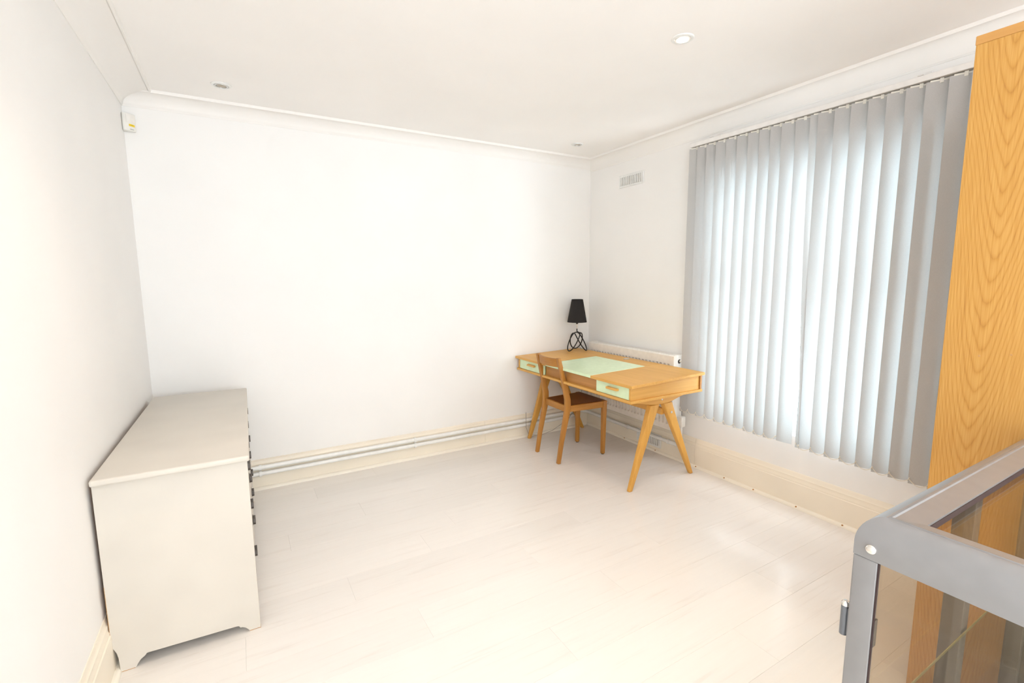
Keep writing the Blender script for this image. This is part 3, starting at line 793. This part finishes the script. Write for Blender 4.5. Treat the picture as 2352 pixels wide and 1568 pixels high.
# ------------------------------------------------------------------ vertical blind
BX = 2.838
t = thing('vertical_blind', 'grey fabric vertical blind covering the window', 'blind', (BX, 1.6, 0.4))
tilt = lambda y_: 0.0095*(y_-1.6)              # the rail hangs a little lower at the wardrobe end
def tb(q, y0, y1, x0, x1, z0, z1, bev):
    q.hexa([(x0, y0, z0+tilt(y0)), (x1, y0, z0+tilt(y0)), (x1, y1, z0+tilt(y1)), (x0, y1, z0+tilt(y1)),
            (x0, y0, z1+tilt(y0)), (x1, y0, z1+tilt(y0)), (x1, y1, z1+tilt(y1)), (x0, y1, z1+tilt(y1))], bev, 2)
b = MB(); tb(b, 0.70, 2.372, BX-0.022, BX+0.022, 2.312, 2.340, 0.003); hr = b.build('headrail', M['headrail'], t)
b = MB(); tb(b, 0.71, 2.362, BX-0.014, BX+0.014, 2.3102, 2.3118, 0); b.build('rail_gap_shade', M['cable'], hr)  # grey strip painted in for the dark gap below the rail
for yy in (2.20, 1.07):
    b = MB(); tb(b, yy-0.012, yy+0.012, BX-0.024, BX+0.06, 2.3405, 2.345, 0.001); tb(b, yy-0.012, yy+0.012, BX+0.06, XW-0.0005, 2.3405, 2.375, 0.001)
    b.build('rail_bracket', M['headrail'], hr)
SW = 0.108
lefts = [2.371, 2.303, 2.231, 2.158, 2.079, 2.002, 1.927, 1.853, 1.783, 1.715, 1.641, None, 1.515, 1.431, 1.353, 1.275, 1.197, 1.120, 1.045, 0.962, 0.885, 0.810]
slat_info = []
for i, ly_ in enumerate(lefts):
    th0 = th1 = 24.0
    if i == 10: th0, th1 = 20.0, 4.0
    if i == 19: th0, th1 = 20.0, 20.0
    if ly_ is None:
        yc = 1.506; th0, th1 = 26.0, 117.0
    else:
        yc = ly_ - (SW/2*math.cos(math.radians(th0)) if i != 10 else 0.046)
    slat_info.append((yc, th0, th1))
for i, (yc, th0, th1) in enumerate(slat_info):
    sw = 0.092 if i == 10 else SW
    ztop = 2.302 + tilt(yc); zbot = 0.411 + 0.024*(yc-1.6)
    q = bmesh.new(); nv = 24 if th0 != th1 else 2
    grid = []
    for k in range(nv+1):
        f = k/nv; zz = ztop + (zbot-ztop)*f
        a = math.radians(th0 + (th1-th0)*f)
        line = []
        for j in range(7):
            s = (j/6-0.5)
            bowx = 0.0022*(1-(2*s)**2)
            # left edge (+y) towards the room, right edge (-y) towards the window
            px = BX + sw*s*math.sin(a) - bowx*math.cos(a); py = yc - sw*s*math.cos(a) - bowx*math.sin(a)
            line.append(q.verts.new((px, py, zz)))
        grid.append(line)
    for k in range(nv):
        for j in range(6): q.faces.new((grid[k][j], grid[k][j+1], grid[k+1][j+1], grid[k+1][j]))
    mb = MB(); mb.bm.free(); mb.bm = q
    sl = mb.build('slat', M['slat'], t, True)
    # carrier clip
    b = MB(); a = math.radians(th0); d = Vector((math.sin(a), -math.cos(a), 0)); nrm = Vector((-math.cos(a), -math.sin(a), 0))
    c = Vector((BX, yc, ztop))
    Mx = Matrix((( d.x, nrm.x, 0, c.x), (d.y, nrm.y, 0, c.y), (0, 0, 1, c.z), (0, 0, 0, 1)))
    b.box((-0.040, -0.0022, -0.003), (0.040, 0.0022, 0.0045), 0.0006, 1, Mx); b.box((-0.007, -0.0045, -0.012), (0.007, 0.0045, 0.010), 0.001, 1, Mx)
    b.build('carrier_clip', M['clip'], sl)
    # weight pocket at the foot of the slat
    a = math.radians(th1); d = Vector((math.sin(a), -math.cos(a), 0)); nrm = Vector((-math.cos(a), -math.sin(a), 0)); c = Vector((BX, yc, zbot))
    Mx = Matrix((( d.x, nrm.x, 0, c.x), (d.y, nrm.y, 0, c.y), (0, 0, 1, c.z), (0, 0, 0, 1)))
    for sx in (-0.050,):
        b = MB(); b.box((sx-0.003, -0.005, 0.020), (sx+0.003, 0.004, 0.030), 0.001, 1, Mx); b.build('chain_hook', M['clip'], sl)
# bead chains linking neighbouring slats (room side and window side)
bead_pts = {}
def bead_chain(p0, p1, sag):
    L = 26
    b = MB(); P = []
    for k in range(L+1):
        f = k/L; p = Vector(p0).lerp(Vector(p1), f); p.z -= sag*4*f*(1-f); P.append(p)
    b.tube(P, 0.0007, 4)
    for p in P:
        bb = bmesh.new(); bmesh.ops.create_icosphere(bb, subdivisions=1, radius=0.0024, matrix=Matrix.Translation(p)); b._merge(bb)
    return b.build('bead_chain', M['chain'], t)
for i in range(len(slat_info)-1):
    if i in (10, 11): continue
    (ya, _, ta), (yb_, _, tb_) = slat_info[i], slat_info[i+1]
    for sx in (-1,):
        pts2 = []
        for (yc, th_) in ((ya, ta), (yb_, tb_)):
            a = math.radians(th_); s = 0.050*sx
            pts2.append((BX + s*math.sin(a) - 0.006*math.cos(a), yc - s*math.cos(a) - 0.006*math.sin(a), 0.411 + 0.024*(yc-1.6) + 0.024))
        bead_chain(pts2[0], pts2[1], 0.024)

# ------------------------------------------------------------------ motion sensor in the corner
t = thing('motion_sensor', 'small white corner alarm sensor with yellow sticker', 'sensor', (XL, YB, 2.268))
zc0, zc1 = 2.272, 2.368
# front face corners from left wall to back wall
A = Vector((XL+0.0005, YB-0.042, 0)); Bp = Vector((XL+0.052, YB-0.0005, 0)); C0 = Vector((XL+0.0005, YB-0.0005, 0))
fd = (Bp-A).normalized(); fn = Vector((fd.y, -fd.x, 0))
poly = [C0, A]
for i in range(9):
    f = i/8; p = A.lerp(Bp, f) + fn*(0.012 + 0.008*math.sin(math.pi*f)); poly.append(p)
poly.append(Bp)
b = MB(); b.prism([(p.x, p.y) for p in poly], 'z', zc0, zc1, 0.004, 2); b.build('sensor_body', M['white_plastic'], t, True)
def face_patch(f0, f1, z0, z1, out, mat, name, par):
    q = MB(); pts_f = []
    for i in range(5):
        f = f0+(f1-f0)*i/4; pts_f.append(A.lerp(Bp, f) + fn*(0.0125 + 0.008*math.sin(math.pi*f)))
    poly2 = [(p+fn*out) for p in pts_f] + [p for p in reversed(pts_f)]
    q.prism([(p.x, p.y) for p in poly2], 'z', z0, z1); return q.build(name, mat, par)
face_patch(0.20, 0.86, 2.318, 2.362, 0.0012, M['white_metal'], 'sensor_lens', t)
st = face_patch(0.36, 0.84, 2.297, 2.309, 0.0008, M['yellow'], 'sticker', t); st['label'] = 'yellow sticker'
for k in range(3): face_patch(0.50+0.07*k, 0.545+0.07*k, 2.3005, 2.3055, 0.0014, M['ochre'], 'print_mark', st)
face_patch(0.42, 0.74, 2.2795, 2.2825, 0.0006, M['cable'], 'slot', t)

# ------------------------------------------------------------------ downlights
def downlight(label, x, y, lit, r=0.050, power=0.0):
    t = thing('downlight', label, 'ceiling light', (x, y, ZC-0.012), 0, 'recessed ceiling downlights')
    b = MB(); b.lathe([(r, ZC-0.0005), (r-0.001, ZC-0.004), (r-0.006, ZC-0.007), (r-0.013, ZC-0.0065), (r-0.015, ZC-0.003), (r-0.016, ZC-0.0005)], (x, y, 0), 36); b.bm.faces.ensure_lookup_table()
    b.build('trim_ring', M['grey_vent'], t, True)
    b = MB(); b.lathe([(r-0.017, ZC-0.0068), (r-0.020, ZC-0.0085), (r-0.023, ZC-0.0075), (r-0.0235, ZC-0.0045), (r-0.0165, ZC-0.0045)], (x, y, 0), 30, closed=True); b.build('gimbal_ring', M['white_metal'] if lit else M['steel'], t, True)
    b = MB(); b.lathe([(0.0, ZC-0.0072), (r-0.030, ZC-0.0070), (r-0.0245, ZC-0.0055), (r-0.0245, ZC-0.0045), (0.0, ZC-0.0045)], (x, y, 0), 24)
    b.build('bulb', M['bulb_on'] if lit else M['bulb_off'], t, True)
    if lit:
        l = bpy.data.lights.new('downlight_beam', 'SPOT'); l.energy = power; l.color = (1.0, 0.80, 0.62)
        l.spot_size = math.radians(125); l.spot_blend = 0.9; l.shadow_soft_size = 0.03
        o = bpy.data.objects.new('downlight_beam', l); link(o); o.parent = t; o.location = (0, 0, -0.004)
downlight('unlit recessed downlight above the white dresser', 0.004, 3.213, False)
downlight('unlit recessed downlight near the corner above the desk', 2.465, 3.192, False, 0.048)
downlight('lit recessed downlight glowing in the ceiling near the blind', 1.838, 1.610, True, 0.050, 48)
downlight('added lit recessed downlight overhead, out of view, on the dresser side', 0.30, 1.61, True, 0.050, 48)  # added out of view so light off the floor lifts the ceiling
downlight('added lit recessed downlight behind the viewer on the dresser side', 0.30, -0.40, True, 0.050, 48)  # added behind the camera as warm fill light
downlight('added lit recessed downlight behind the viewer on the wardrobe side', 1.838, -0.55, True, 0.050, 48)  # another unseen lamp added for fill

# ------------------------------------------------------------------ glass display case in the foreground
cx0, cx1, cy0, cy1, cz = 0.910, 1.905, -0.45, 0.377, 1.000
t = thing('display_case', 'grey metal framed glass display case in the right foreground', 'display case', ((cx0+cx1)/2, (cy0+cy1)/2, 0))
RWd, RHt = 0.074, 0.072
def rail_profile():
    P = [(0.0, cz-RHt), (0.0, cz-0.048)]
    for i in range(1, 10):
        a = math.pi/2*i/9
        P.append((0.031-0.031*math.cos(a), cz-0.048+0.048*math.sin(a)))
    P += [(0.033, cz-0.0014), (0.0345, cz+0.0012), (0.0375, cz+0.0012), (0.0390, cz-0.0018), (RWd, cz-0.007), (RWd, cz-0.0112), (0.040, cz-0.020), (0.036, cz-RHt)]
    return P
prof = rail_profile()
strip(prof, lambda d, z, s: (cx0+d, s, z), cy0, cy1, 1, -1).build('top_rail', M['case'], t, True)
strip(prof, lambda d, z, s: (cx1-d, s, z), cy0, cy1, 1, -1).build('top_rail', M['case'], t, True)
r_far = strip(prof, lambda d, z, s: (s, cy1-d, z), cx0, cx1, 1, -1).build('top_rail', M['case'], t, True)
strip(prof, lambda d, z, s: (s, cy0+d, z), cx0, cx1, 1, -1).build('top_rail', M['case'], t, True)
# dark strip that colours in the shadow gap under the inner lip
b = MB()
ix0, ix1, iy0, iy1 = cx0+RWd, cx1-RWd, cy0+RWd, cy1-RWd
for lo, hi in (((ix0-0.012, iy0-0.012), (ix0+0.001, iy1+0.012)), ((ix1-0.001, iy0-0.012), (ix1+0.012, iy1+0.012)), ((ix0, iy0-0.012), (ix1, iy0+0.001)), ((ix0, iy1-0.001), (ix1, iy1+0.012))):
    b.box((*lo, cz-0.023), (*hi, cz-0.0115))
b.build('dark_strip', M['dark_strip'], t)
b = MB(); b.box((ix0-0.010, iy0-0.010, cz-0.0285), (ix1+0.010, iy1+0.010, cz-0.0235)); b.build('top_pane', M['bronze_glass'], t)
PWd = 0.038
b = MB(); b.box((cx0+0.0004, cy1-PWd-0.0022, 0.062), (cx0+0.0029, cy1-PWd-0.0002, cz-RHt-0.0005)); b.build('pane_gasket', M['dark_strip'], t)
post = None
for px, py, pd in ((cx0, cy1-PWd, 0.014), (cx0, cy0, 0.014), (cx1-PWd, cy0, PWd)):
    b = MB(); b.box((px, py, 0), (px+pd, py+PWd, cz-RHt-0.0004), 0.003, 3); o = b.build('corner_post', M['case'], t, True)
    if post is None: post = o
b = MB(); b.box((cx1-PWd, cy1-PWd, 0), (cx1, cy1, cz-RHt-0.0004), 0.004, 3); b.build('corner_post', M['case_dark'], t, True)
b = MB(); b.box((1.356, cy1-PWd, 0.06), (1.394, cy1, cz-RHt-0.0004), 0.003, 2); b.build('mullion_post', M['case_dark'], t, True)
for lo, hi in (((cx0+0.002, cy0+PWd, 0.02), (cx0+PWd-0.002, cy1-PWd, 0.06)), ((cx1-PWd+0.002, cy0+PWd, 0.02), (cx1-0.002, cy1-PWd, 0.06)),
               ((cx0+PWd, cy0+0.002, 0.02), (cx1-PWd, cy0+PWd-0.002, 0.06)), ((cx0+PWd, cy1-PWd+0.002, 0.02), (cx1-PWd, cy1-0.002, 0.0595))):
    b = MB(); b.box(lo, hi, 0.003, 2); b.build('bottom_rail', M['case'], t)
b = MB(); b.box((cx0+PWd, cy0+PWd, 0.061), (cx1-PWd, cy1-PWd, 0.073)); b.build('base_board', M['case_panel'], t)
b = MB(); b.box((cx0+0.003, cy0+PWd, 0.0605), (cx0+0.008, cy1-PWd, cz-RHt)); b.build('side_pane', M['bronze_glass'], t)
for a, c in ((cx0+PWd, 1.356), (1.394, cx1-PWd)):
    b = MB(); b.box((a, cy1-0.021, 0.0605), (c, cy1-0.016, cz-RHt)); b.build('side_pane', M['bronze_glass'], t)
    b = MB(); b.box((a if a < 1 else 1.356, cy0+0.016, 0.0605), (c if c < 1.5 else cx1-PWd, cy0+0.021, cz-RHt)); b.build('side_pane', M['bronze_glass'], t)
b = MB(); b.box((cx1-0.024, cy0+PWd, 0.0605), (cx1-0.012, cy1-PWd, cz-RHt)); b.build('end_panel', M['case_panel'], t)
b = MB(); b.box((cx0+0.03, cy0+0.045, 0.614), (cx1-0.045, 0.333, 0.620)); b.build('glass_shelf', M['shelf_glass'], t)
b = MB(); b.box((cx0+0.03, 0.3332, 0.6142), (cx1-0.045, 0.3348, 0.6198)); b.build('shelf_edge', M['edge_glass'], t)
b = MB(); b.lathe([(0.0, -0.0052), (0.004, -0.0050), (0.0072, -0.0034), (0.0088, -0.0008), (0.0088, 0.0005), (0.0, 0.0005)], (cx0, 0.351, 0.947), 24, 'x'); b.build('dome_bolt', M['chrome'], t, True)
b = MB(); b.tube([(cx0+0.010, cy1+0.0085, 0.762), (cx0+0.010, cy1+0.0085, 0.818)], 0.0065, 16); hg = b.build('hinge', M['hinge'], post, True)
b = MB(); b.lathe([(0.0065, 0.818), (0.0072, 0.819), (0.0066, 0.824), (0.0035, 0.8275), (0.0, 0.828)], (cx0+0.010, cy1+0.0085, 0), 16); b.build('hinge_cap', M['chrome'], post, True)
b = MB(); b.box((cx0+0.006, cy1+0.0002, 0.766), (cx0+0.016, cy1+0.0025, 0.816)); b.build('hinge_leaf', M['hinge'], post)
b = MB(); b.box((cx0+0.002, cy1-PWd-0.003, 0.772), (cx0+0.012, cy1-PWd-0.0002, 0.822)); b.build('hinge_plate', M['case_dark'], post)
